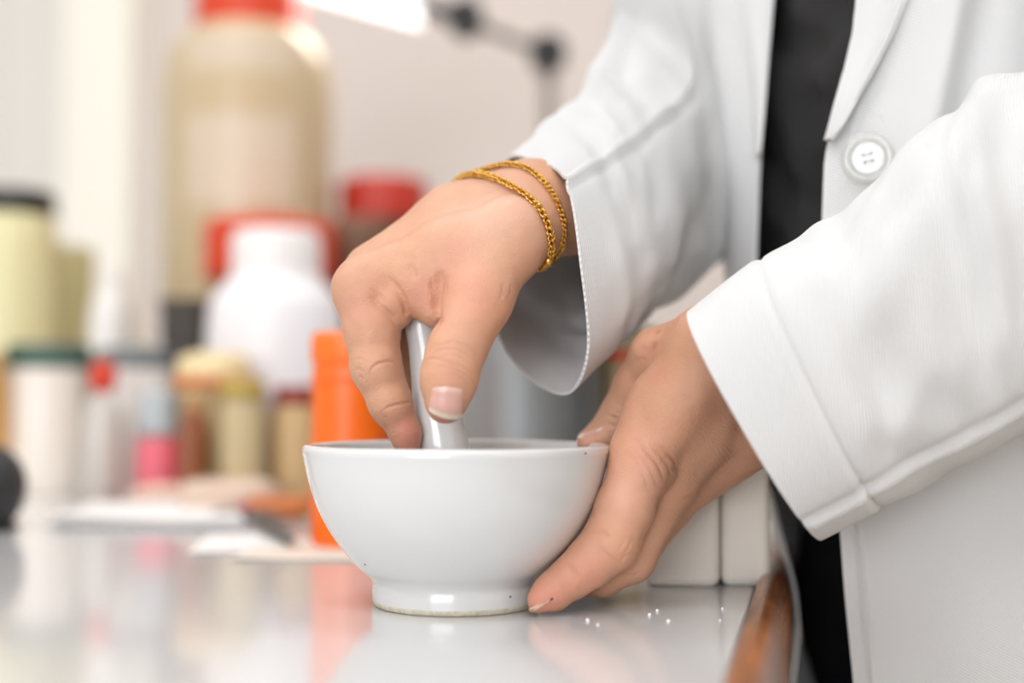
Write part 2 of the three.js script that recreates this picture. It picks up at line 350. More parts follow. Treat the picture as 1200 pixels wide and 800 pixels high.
// --- right hand (on the pestle): bones measured joint by joint, x/y on the photograph and distance in metres
const R = new Flesh(0.010, 0.006);
{
  const J = (a, b, c) => Q(a, b, c);
  const wr = J(598, 276, 0.549), wu = J(618, 245, 0.574);
  R.palm.push(...chain([[J(760, 175, 0.652), 0.020], [J(684, 250, 0.590), 0.0165], [wr, 0.0145]]));
  R.palm.push(...chain([[J(765, 145, 0.668), 0.020], [J(698, 200, 0.617), 0.0195], [wu, 0.0180]]));
  R.palm.push(...chain([[wr, 0.0145], [J(530, 300, 0.548), 0.0155], [J(428, 340, 0.546), 0.0125]]));     // index metacarpal
  R.palm.push(...chain([[wu, 0.0175], [J(535, 266, 0.571), 0.0165], [J(437, 319, 0.564), 0.0125]]));     // middle
  R.palm.push(...chain([[wu, 0.0175], [J(538, 265, 0.582), 0.0155], [J(452, 308, 0.583), 0.0115]]));     // ring
  R.palm.push(...chain([[wu, 0.0170], [J(560, 280, 0.597), 0.0145], [J(480, 302, 0.600), 0.0105]]));     // little
  R.palm.push(...chain([[J(584, 303, 0.545), 0.0142], [J(560, 353, 0.531), 0.0134]]));                   // thenar
  R.palm.push(...chain([[J(540, 325, 0.545), 0.0125], [J(500, 333, 0.543), 0.0105]]));
  R.fingers.push({ kp: 0.006, k: 0.005, bones: chain([[J(458, 318, 0.548), 0.0112], [J(482, 337, 0.5435), 0.0104], [J(511, 362, 0.5385), 0.0082]]) });           // web of the thumb
  R.fingers.push({ kp: 0.003, k: 0.004, bones: chain([[J(446, 342, 0.5410), 0.0082], [J(457, 354, 0.5405), 0.0086], [J(462, 366, 0.5415), 0.0080]]) });                 // fold at the root of the index
  R.fingers.push({ kp: 0.008, bones: chain([[J(428, 340, 0.545), 0.0132], [J(436, 385, 0.542), 0.0118], [J(441, 430, 0.540), 0.0106], [J(458, 473, 0.540), 0.0090], [J(475, 507, 0.541), 0.0064], [J(480, 534, 0.542), 0.0042]]) });
  R.fingers.push({ kp: 0.006, bones: chain([[J(440, 320, 0.565), 0.0115], [J(467, 402, 0.568), 0.0098], [J(482, 440, 0.569), 0.0085], [J(493, 472, 0.569), 0.0072]]) });
  R.fingers.push({ kp: 0.006, bones: chain([[J(455, 308, 0.584), 0.0110], [J(482, 388, 0.592), 0.0092], [J(506, 424, 0.586), 0.0080], [J(519, 446, 0.578), 0.0068]]) });
  R.fingers.push({ kp: 0.006, bones: chain([[J(484, 303, 0.600), 0.0100], [J(508, 366, 0.606), 0.0082], [J(526, 396, 0.598), 0.0070], [J(533, 412, 0.590), 0.0060]]) });
  R.fingers.push({ kp: 0.008, k: 0.006, bones: chain([[J(560, 352, 0.531), 0.0132], [J(545, 388, 0.522), 0.0112], [J(533, 415, 0.5165), 0.0110], [J(526, 446, 0.5125), 0.0107], [J(522.5, 472, 0.5105), 0.0084]]) });
  // folds
  const c = (l, h, w, open) => R.crease(l, h, w, open);
  c([[446, 318], [455, 327], [466, 338], [474, 352], [476, 366]], 0.0014, 0.0013, true);
  c([[430, 342], [438, 352], [450, 362], [460, 372], [464, 384]], 0.0011, 0.0010);
  c([[434, 338], [443, 345], [456, 354]], 0.0005, 0.0009); c([[437, 345], [447, 352], [458, 360]], 0.0004, 0.0008);
  c([[517, 312], [516, 328], [515, 345], [513, 360], [513, 378]], 0.0030, 0.0021, true); c([[504, 318], [507, 335], [510, 352], [512, 368]], 0.0007, 0.0011, true); c([[524, 316], [522, 336], [520, 352]], 0.0006, 0.0012);
  c([[478, 308], [484, 318], [489, 330]], 0.0008, 0.0014);
  c([[498, 421], [510, 420], [525, 424], [540, 429], [553, 437]], 0.0008, 0.0006);
  c([[508, 413], [522, 409], [538, 411], [552, 419]], 0.0005, 0.0006); c([[514, 404], [530, 401], [548, 406], [558, 415]], 0.0004, 0.0007); c([[512, 428], [528, 431], [546, 440], [554, 446]], 0.0005, 0.0006); c([[522, 437], [535, 440], [550, 448]], 0.0003, 0.0006); c([[516, 417], [530, 416], [548, 424]], 0.0004, 0.0005);
  c([[432, 437], [440, 428], [452, 424], [463, 425]], 0.0009, 0.0007); c([[416, 432], [424, 434], [430, 444]], 0.0004, 0.0006); c([[420, 440], [428, 444]], 0.0004, 0.0006); c([[415, 420], [426, 422], [436, 430]], 0.0003, 0.0006);
  c([[446, 482], [458, 476], [476, 472], [484, 470]], 0.0007, 0.0006); c([[448, 490], [454, 488]], 0.0004, 0.0006);
  c([[545, 350], [560, 356], [575, 355]], 0.00025, 0.0012); c([[600, 330], [598, 345], [592, 355]], 0.00025, 0.001); c([[590, 325], [588, 345], [580, 362]], 0.0002, 0.001);
  R.bump(404, 322, 0.008, 0.0012); R.bump(420, 300, 0.008, 0.0008); 
  R.bump(495, 330, 0.008, 0.0006);
  const pink = [0.66, 0.30, 0.215], pale = [0.72, 0.43, 0.315], red = [0.55, 0.20, 0.15];
  R.spot(560, 250, 0.022, pale, 0.6); R.spot(600, 235, 0.015, pale, 0.5); R.spot(545, 345, 0.016, pink, 0.5); R.spot(478, 505, 0.009, [0.62, 0.23, 0.17], 0.75); R.spot(484, 525, 0.006, red, 0.6); R.spot(430, 360, 0.012, pink, 0.5);
  R.spot(495, 345, 0.008, [0.66, 0.30, 0.22], 0.6); R.spot(525, 440, 0.007, [0.58, 0.27, 0.18], 0.5); R.spot(524, 492, 0.005, red, 0.6); R.spot(530, 300, 0.01, pink, 0.4); R.spot(402, 330, 0.008, [0.68, 0.35, 0.25], 0.5);
}
// --- left hand (on the bowl)
const Lh = new Flesh(0.010, 0.006);
{
  const J = (a, b, c) => Q(a, b, c);
  const wr = J(842, 412, 0.536), wu = J(880, 492, 0.556);
  Lh.palm.push(...chain([[J(960, 340, 0.530), 0.021], [J(900, 380, 0.532), 0.019], [wr, 0.0170]]));
  Lh.palm.push(...chain([[J(990, 430, 0.548), 0.021], [J(930, 470, 0.552), 0.0185], [wu, 0.0165]]));
  Lh.palm.push(...chain([[wr, 0.0170], [J(795, 478, 0.535), 0.0125], [J(752, 545, 0.535), 0.0110]]));    // index metacarpal
  Lh.palm.push(...chain([[J(858, 445, 0.544), 0.0170], [J(822, 505, 0.546), 0.0130], [J(787, 562, 0.551), 0.0112]]));
  Lh.palm.push(...chain([[wu, 0.0165], [J(848, 528, 0.563), 0.0120], [J(814, 562, 0.570), 0.0105]]));
  Lh.palm.push(...chain([[wu, 0.0160], [J(850, 530, 0.578), 0.0115], [J(826, 558, 0.582), 0.0095]]));
  Lh.palm.push(...chain([[J(826, 405, 0.548), 0.0165], [J(775, 417, 0.564), 0.0120]]));                  // thumb base
  Lh.palm.push(...chain([[J(808, 440, 0.543), 0.0120], [J(772, 472, 0.543), 0.0105], [J(744, 522, 0.541), 0.0092]]));
  Lh.fingers.push({ kp: 0.008, bones: chain([[J(751, 545, 0.535), 0.0120], [J(732, 595, 0.532), 0.0120], [J(715, 637, 0.530), 0.0117], [J(690, 660, 0.5285), 0.0100], [J(670, 676, 0.526), 0.0085], [J(647, 693, 0.522), 0.0074], [J(632, 703, 0.519), 0.0052]]) });
  Lh.fingers.push({ kp: 0.006, bones: chain([[J(787, 562, 0.551), 0.0115], [J(738, 654, 0.547), 0.0104], [J(706, 674, 0.5465), 0.0086], [J(682, 680, 0.5465), 0.0070]]) });
  Lh.fingers.push({ kp: 0.006, bones: chain([[J(813, 562, 0.570), 0.0105], [J(752, 636, 0.564), 0.0090], [J(722, 660, 0.565), 0.0080], [J(697, 668, 0.568), 0.0066]]) });
  Lh.fingers.push({ kp: 0.006, bones: chain([[J(826, 556, 0.582), 0.0095], [J(768, 612, 0.576), 0.0078], [J(742, 632, 0.580), 0.0070], [J(722, 642, 0.585), 0.0058]]) });
  Lh.fingers.push({ kp: 0.006, k: 0.005, bones: chain([[J(770, 418, 0.565), 0.0124], [J(747, 452, 0.574), 0.0104], [J(730, 486, 0.579), 0.0098], [J(712, 508, 0.580), 0.0080], [J(690, 516.5, 0.578), 0.0056]]) });
  const c = (l, h, w) => Lh.crease(l, h, w);
  c([[697, 623], [705, 622], [714, 628]], 0.0009, 0.0008); c([[664, 659], [672, 664], [677, 672]], 0.0008, 0.0008);
  c([[704, 640], [712, 650], [724, 656]], 0.0003, 0.0007); c([[740, 630], [736, 642], [728, 650]], 0.0004, 0.0006); c([[734, 628], [728, 640], [720, 648]], 0.0003, 0.0006); c([[726, 660], [732, 652], [742, 646]], 0.0003, 0.0006);
  c([[676, 686], [680, 690], [688, 690]], 0.0003, 0.0006); c([[680, 680], [686, 686]], 0.0002, 0.0006);
  for (const [o, h] of [[0, 0.0006], [9, 0.00045], [17, 0.0004], [-9, 0.0004], [-18, 0.0003]]) c([[752 + o, 524 - o * 0.2], [764 + o, 536 - o * 0.4], [774 + o, 552 - o * 0.6], [777 + o * 0.9, 566 - o * 0.6]], h, 0.0008);
  c([[742, 512], [752, 522], [760, 536]], 0.0004, 0.0008); c([[772, 540], [785, 535], [794, 545]], 0.0003, 0.0008); c([[778, 556], [790, 548], [800, 552]], 0.0003, 0.0008);
  c([[712, 484], [722, 490], [730, 500]], 0.0008, 0.0007); c([[716, 476], [726, 484], [735, 489]], 0.0005, 0.0007); c([[709, 494], [720, 499], [728, 508]], 0.0005, 0.0007); c([[721, 470], [729, 476], [738, 480]], 0.0003, 0.0006);
  c([[742, 424], [752, 420], [760, 424]], 0.0003, 0.0008); c([[741, 412], [752, 409], [763, 413]], 0.00025, 0.0008);
  c([[776, 578], [768, 600], [757, 622], [744, 655]], 0.0012, 0.0011);
  c([[800, 596], [812, 588], [824, 586]], 0.0004, 0.0008); c([[792, 590], [806, 582], [818, 580]], 0.0003, 0.0008); c([[735, 672], [744, 674], [752, 668]], 0.0004, 0.0006);
  Lh.bump(752, 402, 0.008, 0.0012); Lh.bump(764, 548, 0.007, 0.0006); Lh.bump(796, 560, 0.007, 0.0007); Lh.bump(738, 500, 0.008, 0.0006); Lh.bump(726, 640, 0.006, 0.0005);
  Lh.bump(822, 470, 0.006, 0.0006); Lh.bump(800, 515, 0.006, 0.0005); Lh.bump(855, 500, 0.006, 0.0006);
  const tan = [0.53, 0.27, 0.165], pink = [0.64, 0.29, 0.205], red = [0.55, 0.20, 0.14];
  for (const [x, y] of [[800, 420], [840, 470], [850, 530], [790, 580], [770, 420]]) Lh.spot(x, y, 0.022, tan, 0.5);
  Lh.spot(735, 580, 0.014, [0.70, 0.38, 0.275], 0.6); Lh.spot(690, 668, 0.010, [0.66, 0.27, 0.20], 0.6); Lh.spot(640, 700, 0.010, [0.68, 0.26, 0.185], 0.75); Lh.spot(750, 530, 0.012, pink, 0.4); Lh.spot(730, 485, 0.008, pink, 0.5); Lh.spot(770, 440, 0.006, red, 0.45); Lh.spot(768, 405, 0.0022, [0.36, 0.13, 0.09], 0.7); Lh.spot(772, 389, 0.0013, [0.34, 0.13, 0.08], 0.8); Lh.spot(760, 410, 0.004, [0.48, 0.2, 0.14], 0.5); Lh.spot(684, 515, 0.006, [0.68, 0.33, 0.25], 0.6);
}
const skin = new THREE.MeshPhysicalMaterial({ color: 0xffffff, vertexColors: true, roughness: 0.46, specularIntensity: 0.75, sheen: 0.25, sheenColor: new THREE.Color(0.8, 0.35, 0.22), sheenRoughness: 0.5, bumpScale: 0.0004,
  bumpMap: dataTexture(256, 256, (u, v) => { let s = 0; for (const [fx, k] of [[24, 0.2], [60, 0.16], [110, 0.14]]) s += k * (Math.abs(N3(u * fx, v * fx, fx)) * 2 - 0.5); return 0.5 + s; }, false, 28, 28) });

// the rest of the body, coarser, under the clothes
const SH_L = V(0.285, 1.345, -0.575), SH_R = V(0.275, 1.345, -0.865), EL_L = Q(1400, 262, 0.535), EL_R = Q(816, 92, 0.772);
const torsoBones = [
  ...chain([[V(0.265, 1.33, -0.65), 0.060], [V(0.262, 1.33, -0.80), 0.060]]), ...chain([[V(0.243, 1.22, -0.698), 0.092], [V(0.246, 1.22, -0.775), 0.092]]),
  ...chain([[V(0.245, 1.05, -0.698), 0.091], [V(0.248, 1.05, -0.765), 0.091]]), ...chain([[V(0.256, 0.9, -0.682), 0.084], [V(0.282, 0.9, -0.78), 0.088]]),
  ...chain([[V(0.245, 1.135, -0.698), 0.090], [V(0.248, 1.135, -0.77), 0.090]]),
];
const legBones = [-0.688, -0.78].flatMap((z) => chain([[V(0.250 - (z + 0.688) * 0.30, 0.86, z), 0.076], [V(0.285, 0.5, z), 0.058], [V(0.31, 0.28, z), 0.052], [V(0.31, 0.09, z), 0.042]]));
const restBones = [
  ...torsoBones, ...legBones,
  ...chain([[V(0.265, 1.36, -0.72), 0.058], [V(0.245, 1.49, -0.72), 0.054]]),
  ...chain([[SH_L, 0.034], [EL_L, 0.022], [Q(975, 385, 0.54), 0.026]]), ...chain([[SH_R, 0.040], [EL_R, 0.028], [Q(745, 190, 0.652), 0.022]]),
  ...chain([[V(0.235, 1.625, -0.72), 0.088], [V(0.205, 1.545, -0.72), 0.062]]), ...chain([[V(0.148, 1.575, -0.72), 0.012], [V(0.128, 1.552, -0.72), 0.013]]),
  ...chain([[V(0.245, 1.60, -0.630), 0.012], [V(0.243, 1.575, -0.632), 0.010]]), ...chain([[V(0.245, 1.60, -0.810), 0.012], [V(0.243, 1.575, -0.808), 0.010]]),
];
const fieldOf = (bones, k, grow = 0, extra) => (x, y, z) => { let d = 9; for (const b of bones) d = smin(d, dBone(b, x, y, z), k); d -= grow; return extra ? d + extra(x, y, z) : d; };
const restGeo = surfaceNet(fieldOf(restBones, 0.03), boundsOf(restBones, 0.03), 0.01);
{
  const n = restGeo.attributes.position.count, c = new Float32Array(n * 3), uv = new Float32Array(n * 2);
  for (let i = 0; i < n; i++) { const p = restGeo.attributes.position; c.set(skinTone(p.getX(i), p.getY(i), p.getZ(i)), i * 3); uv[i * 2] = p.getX(i); uv[i * 2 + 1] = p.getY(i); }
  restGeo.setAttribute('color', new THREE.BufferAttribute(c, 3)); restGeo.setAttribute('uv', new THREE.BufferAttribute(uv, 2));
}
mesh('body', mergeGeometries([R.build(0.00085), Lh.build(0.00085), restGeo]), skin, person);

// fingernails: curved plates lying on the finger tips
function nail(F, quad, lift, tip, nu = 18, nv = 18) {
  // quad: base-left, base-right, tip-right, tip-left on the photograph
  const fn = (u, v) => {
    const bow = 0.14 * (1 - (2 * u - 1) ** 2);
    const vv = v * (1 + bow) - bow * 0.45 * (1 - v);
    const a = quad[0].map((q, i) => q + (quad[1][i] - q) * u), b = quad[3].map((q, i) => q + (quad[2][i] - q) * u);
    const p = F.surf(a[0] + (b[0] - a[0]) * vv, a[1] + (b[1] - a[1]) * vv) ?? F.surf((a[0] + b[0]) / 2, (a[1] + b[1]) / 2);
    const n = F.normal(p), edge = Math.min(1, Math.min(u, 1 - u) * 6) * Math.min(1, v * 6);
    return p.clone().addScaledVector(n, lift * (0.15 + 0.85 * edge) + 0.0002 * v);
  };
  const geo = sheet(fn, nu, nv, 0.0005, false);
  const n = geo.attributes.position.count, col = new Float32Array(n * 3), W = nu + 1;
  for (let i = 0; i < n; i++) { const k = i % (W * (nv + 1)), v = i < 2 * W * (nv + 1) ? Math.floor(k / W) / nv : 1; const t = smooth(tip - 0.05, tip + 0.05, v); const a = [0.68, 0.385, 0.32], b = tip > 0.7 ? [0.80, 0.69, 0.56] : [0.72, 0.46, 0.30], m = smooth(0.2, 0.0, v) * 0.5; for (let j = 0; j < 3; j++) col[i * 3 + j] = a[j] + (b[j] - a[j]) * Math.max(t, m * 0.6); }
  geo.setAttribute('color', new THREE.BufferAttribute(col, 3));
  return mesh('fingernail', geo, nailMat, person);
}
const nailMat = new THREE.MeshPhysicalMaterial({ vertexColors: true, roughness: 0.28, clearcoat: 0.3, clearcoatRoughness: 0.2, side: THREE.DoubleSide });
nail(R, [[508, 454], [541, 456], [540, 488], [504, 480]], 0.0005, 0.86);
nail(Lh, [[640, 706], [650, 699], [628, 714], [622, 712]], 0.0004, 0.55, 10, 12);
nail(Lh, [[702, 506], [706, 500], [683, 508], [680, 514]], 0.0004, 0.8, 10, 12);

// --- gold bracelets round the right wrist
const gold = new THREE.MeshPhysicalMaterial({ color: new THREE.Color(0.66, 0.38, 0.09), metalness: 1, roughness: 0.27 });
function bracelet(chord, near, link, gap, label, clasp) {
  const [A, B] = chord, mid = Q((A[0] + B[0]) / 2, (A[1] + B[1]) / 2, 0.566), e = Q(B[0], B[1], 0.566).sub(Q(A[0], A[1], 0.566)).normalize();
  const pn = R.surf(...near), n = e.clone().cross(pn.clone().sub(mid)).normalize(), e1 = pn.clone().sub(mid); e1.addScaledVector(e, -e1.dot(e)).normalize();
  const c = mid, e2 = n.clone().cross(e1).normalize(), loop = [];
  for (let i = 0; i < 96; i++) {
    const a = i / 96 * Math.PI * 2, d = e1.clone().multiplyScalar(Math.cos(a)).addScaledVector(e2, Math.sin(a)); let t = 0.06;
    for (let k = 0; k < 80; k++) { const w = c.clone().addScaledVector(d, t), s = R.base(w.x, w.y, w.z) - gap; if (s < 0.00005) break; t -= s * 0.8; if (t < 0.012) break; }
    loop.push(t);
  }
  for (let it = 0; it < 6; it++) { const o = loop.slice(), n96 = o.length; for (let i = 0; i < n96; i++) loop[i] = Math.max(o[i], (o[(i + n96 - 2) % n96] + o[(i + n96 - 1) % n96] + o[i] + o[(i + 1) % n96] + o[(i + 2) % n96]) / 5); }
  loop.forEach((t, i) => { const a = i / 96 * Math.PI * 2; loop[i] = c.clone().addScaledVector(e1, Math.cos(a) * t).addScaledVector(e2, Math.sin(a) * t); });
  const curve = new THREE.CatmullRomCurve3(loop, true), len = curve.getLength(), count = Math.round(len / (link * 0.68)), parts = [], up = V(0, 1, 0), q = new THREE.Quaternion();
  for (let i = 0; i < count; i++) {
    const u = i / count, pt = curve.getPointAt(u), tn = curve.getTangentAt(u), g = new THREE.TorusGeometry(link * 0.62, link * 0.27, 7, 12);
    g.scale(1, 1.15, 1); q.setFromUnitVectors(V(1, 0, 0), tn);
    g.rotateX((i % 2 ? 0.85 : -0.75) + (rnd() - 0.5) * 0.7); g.rotateZ(0.35 + (rnd() - 0.5) * 0.5); g.applyQuaternion(q); g.translate(pt.x, pt.y, pt.z); parts.push(g);
  }
  if (clasp) { const q2 = Q(...clasp, 0.545); const pt = loop.reduce((m, p) => (p.distanceTo(q2) < m.distanceTo(q2) ? p : m), loop[0]); const sg = new THREE.IcosahedronGeometry(0.0030, 1).translate(pt.x, pt.y, pt.z); sg.setIndex([...Array(sg.attributes.position.count).keys()]); parts.push(sg); }
  return tag(mesh('bracelet', mergeGeometries(parts), gold, person), label);
}
bracelet([[563, 211], [624, 326]], [641, 266], 0.0020, 0.0012, 'thick gold chain bracelet nearer the hand', [630, 322]);
bracelet([[584, 200], [634, 318]], [654, 246], 0.0016, 0.0010, 'thin gold chain bracelet nearer the cuff');

// --- clothes
const twillAt = (x, y) => 0.5 + 0.5 * Math.sin((10 * x + 21 * y) / 256 * 2 * Math.PI);
const twill = dataTexture(256, 256, (u, v, x, y) => 0.25 + 0.6 * twillAt(x, y) + 0.12 * N3(u * 60, v * 60, 3), false, 1 / 0.030, 1 / 0.030);
const twillTone = dataTexture(256, 256, (u, v, x, y) => { const k = 0.91 + 0.06 * twillAt(x, y) + 0.02 * N3(u * 80, v * 80, 5); return [k, k, k * 0.995]; }, true, 1 / 0.030, 1 / 0.030);
const cotton = new THREE.MeshPhysicalMaterial({ map: twillTone, roughness: 0.9, specularIntensity: 0.25, sheen: 0.15, sheenColor: new THREE.Color(1, 1, 1), sheenRoughness: 0.6, transmission: 0.1, thickness: 0, bumpMap: twill, bumpScale: 0.0006, side: THREE.DoubleSide });
const threadMat = plain(0xe3e1de, 0.9);
const NEAR = [[-700, 1040], [-100, 1012], [0, 1005], [50, 1000], [100, 987], [140, 976], [185, 966], [260, 963], [330, 967], [450, 974], [620, 984], [700, 990], [800, 1000], [1200, 1030], [3000, 1100]];
const SIL = [[-700, 820], [0, 827], [150, 832], [300, 842], [430, 858], [560, 882], [610, 893], [690, 913], [740, 920], [800, 917], [1200, 935], [3000, 960]];
const FAR = [[-700, 925], [0, 905], [100, 896], [200, 888], [300, 884], [430, 884], [560, 896], [620, 912], [690, 930], [740, 935], [800, 928], [1200, 945], [3000, 960]];
function coatRow(y) {
  const edge = (z) => TABLE_EDGE + 0.2427 * (z - 0.567) + 0.0065, lean = smooth(0.945, 0.905, y);
  const nx = (z, tab) => colX(poly(tab, rowOf(y, z)), y, z);
  const e = nx(0.588, NEAR), s = nx(0.70, SIL), f = nx(0.652, FAR);
  const hem = smooth(1.0, 0.6, y) * 0.03;
  const pts = [[e, 0.588], [e + 0.022, 0.5785], [e + 0.055, 0.574 - hem], [0.30, 0.583 - hem], [0.365 + hem, 0.64], [0.378 + hem, 0.72], [0.365 + hem, 0.80], [0.31, 0.862 + hem], [0.225, 0.845], [s + 0.048, 0.785], [s + 0.004, 0.715], [s + 0.003, 0.685], [f, 0.652]];
  const k = smooth(1.25, 1.43, y) * 0.45;
  return pts.map(([x, z]) => { const xx = x + Math.max(0, edge(z) - x) * lean; return V(xx + (0.265 - xx) * k, y, -(z + (0.72 - z) * k * 1.15)); });
}
const TABLE_EDGE = 0.1095;
const coat = (() => {
  const fn = (u, v) => {
    const y = 0.55 + v * 0.86, row = coatRow(y);
    const c = new THREE.CatmullRomCurve3(row, false, 'centripetal'), p = c.getPoint(u);
    const w = smooth(0, 0.05, u) * smooth(1, 0.95, u);
    const f = 0.0035 * N3(p.x * 14 + y * 2, y * 5, 2) * w + 0.002 * N3(p.x * 30, y * 9 - p.x * 12, 6) * w;
    const fx = p.x - (0.186 + (y - 1.08) * 0.22), fk = smooth(1.06, 1.09, y) * w; p.z += fk * (0.0045 * Math.exp(-((fx / 0.007) ** 2)) - 0.004 * Math.exp(-(((fx - 0.016) / 0.009) ** 2)));
    p.z += f + 0.0012 * smooth(0.006, 0.0, Math.abs(u - 0.032)) ; p.x += f * 0.6; return p;
  };
  return mesh('lab_coat', sheet(fn, 220, 150, 0.0016, false), cotton, person);
})();
tag(coat, 'open white twill lab coat');
// stitched line beside the near front edge, and the lapel fold lying on it
function seamOn(list, zz, r, name = 'seam') { return mesh(name, tubeAlong(list.map(([a, b, z]) => Q(a, b, z ?? zz)), r, 120, 6), threadMat, coat); }
seamOn([[1008, 640, 0.5822], [1014, 700, 0.5816], [1020, 760, 0.581], [1024, 830, 0.580]], 0, 0.0004);
{ // lapel: a folded strip that narrows downwards to the first button
  const rows = [[-60, 1010, 1085], [0, 1004, 1062], [40, 1000, 1046], [80, 991, 1026], [120, 980, 1004], [150, 973, 988], [165, 970, 976]];
  const fn = (u, v) => { const py = -60 + 225 * v, a = poly(rows.map((r) => [r[0], r[1]]), py), b = poly(rows.map((r) => [r[0], r[2]]), py); const bulge = 0.0045 * Math.sin(Math.PI * Math.min(1, u * 0.9 + 0.1)) * (1 - v * 0.6); return Q(a + (b - a) * u, py, 0.5865 - 0.0105 * smooth(0, 1.2, u) - bulge); };
  mesh('lapel', sheet(fn, 24, 60, 0.002, false), cotton, coat);
  seamOn([[1056, 2, 0.571], [1041, 40, 0.5717], [1021, 80, 0.5728], [1000, 120, 0.5755], [985, 148, 0.579]], 0, 0.0005, 'stitching');
}
{ // far lapel, folded back along the far opening edge
  const rows = [[-60, 868, 912], [0, 872, 906], [60, 880, 901], [120, 886, 897], [180, 888, 892]];
  const fn = (u, v) => { const py = -60 + 240 * v, a = poly(rows.map((r) => [r[0], r[1]]), py), b = poly(rows.map((r) => [r[0], r[2]]), py); return Q(a + (b - a) * u, py, 0.655 - 0.010 * u - 0.003 * Math.sin(Math.PI * u)); };
  mesh('lapel', sheet(fn, 16, 40, 0.002, false), cotton, coat);
}
{ // clear four-hole button sewn on the near front
  const bm = new THREE.MeshPhysicalMaterial({ color: 0xf4f4f2, roughness: 0.12, transmission: 0.8, thickness: 0, clearcoat: 0.6, specularIntensity: 1 });
  const hole = (x, y) => { const h = new THREE.Path(); h.absarc(x, y, 0.00085, 0, Math.PI * 2, true); return h; };
  const sh = new THREE.Shape(); sh.absarc(0, 0, 0.0072, 0, Math.PI * 2); for (const [x, y] of [[1, 1], [-1, 1], [1, -1], [-1, -1]]) sh.holes.push(hole(x * 0.0017, y * 0.0017));
  const disc = new THREE.ExtrudeGeometry(sh, { depth: 0.0012, bevelEnabled: true, bevelSize: 0.0003, bevelThickness: 0.0003, bevelSegments: 2, curveSegments: 40 }).translate(0, 0, -0.0006);
  const rimG = lathe(smoothProfile([[0.0066, -0.0008], [0.0072, 0.0010], [0.0088, 0.0022], [0.0105, 0.0020], [0.0116, 0.0008], [0.0113, -0.0006], [0.0090, -0.0014], [0.0066, -0.0008]], 40), 64).rotateX(Math.PI / 2);
  const b = mesh('button', mergeGeometries([disc.toNonIndexed(), rimG.toNonIndexed()]), bm, coat);
  b.position.copy(Q(1017, 185, 0.5715)); b.rotation.set(0.05, -0.25, 0.2); b.scale.setScalar(1.04);
  tag(b, 'clear four-hole plastic button');
  const st = [[-1, 1, 1, 1], [-1, -1, 1, -1]].map(([a, c, d, e]) => tubeAlong([V(a * 0.0017, c * 0.0017, -0.0006), V(a * 0.0012, c * 0.0016, 0.0012), V(d * 0.0012, e * 0.0016, 0.0012), V(d * 0.0017, e * 0.0017, -0.0006)], 0.00025, 12, 5));
  const t = mesh('thread', mergeGeometries(st), threadMat, coat); t.position.copy(b.position); t.rotation.copy(b.rotation);
  seamOn([[1012, 152, 0.572], [1014, 142, 0.5725], [1022, 132, 0.573], [1031, 135, 0.573], [1035, 142, 0.5725]], 0, 0.00022, 'thread');
}
// sleeves: rings measured by their upper and lower outline, swept along the arm
function sleeve(rings, folds, hemAt, label) {
  const cs = ['c', 'u', 'v'].map((k) => new THREE.CatmullRomCurve3(rings.map((r) => r[k]), false, 'centripetal'));
  const knots = rings.length - 1;
  // the three curves share their parameter through equal knots
  const lerpCR = (k, t) => { const x = t * knots, i = Math.min(knots - 1, Math.floor(x)), f = x - i, g = (j) => rings[Math.max(0, Math.min(knots, j))][k];
    const [a, b, c, d] = [g(i - 1), g(i), g(i + 1), g(i + 2)]; const h = (p, q, r, s) => 0.5 * (2 * q + (r - p) * f + (2 * p - 5 * q + 4 * r - s) * f * f + (3 * q - p - 3 * r + s) * f * f * f);
    return V(h(a.x, b.x, c.x, d.x), h(a.y, b.y, c.y, d.y), h(a.z, b.z, c.z, d.z)); };
  const fn = (uu, v) => {
    const a = uu * Math.PI * 2, c = lerpCR('c', v), U = lerpCR('u', v), W = lerpCR('v', v), ca = Math.cos(a), sa = Math.sin(a);
    const e = 0.82, cu = Math.sign(ca) * Math.abs(ca) ** e, sv = Math.sign(sa) * Math.abs(sa) ** e;
    const dir = U.clone().multiplyScalar(ca).addScaledVector(W, sa), k = folds(uu, v, ca, sa) / dir.length();
    return c.addScaledVector(U, cu * (1 + k)).addScaledVector(W, sv * (1 + k));
  };
  const geo = sheet(fn, 144, 170, 0.0014, true);
  const m = mesh('sleeve', geo, cotton, coat); tag(m, label);
  return { m, fn };
}
function ring(t, b, zz, half, lean = [0, 0], tilt = 0) { // upper outline, lower outline, distance, half depth, lean of the near side in pixels
  const T = Q(t[0], t[1], zz + tilt), B = Q(b[0], b[1], zz - tilt), c = T.clone().add(B).multiplyScalar(0.5);
  const mid = [(t[0] + b[0]) / 2 + lean[0], (t[1] + b[1]) / 2 + lean[1]];
  return { c, u: T.clone().sub(c), v: Q(mid[0], mid[1], zz - half).sub(c) };
}
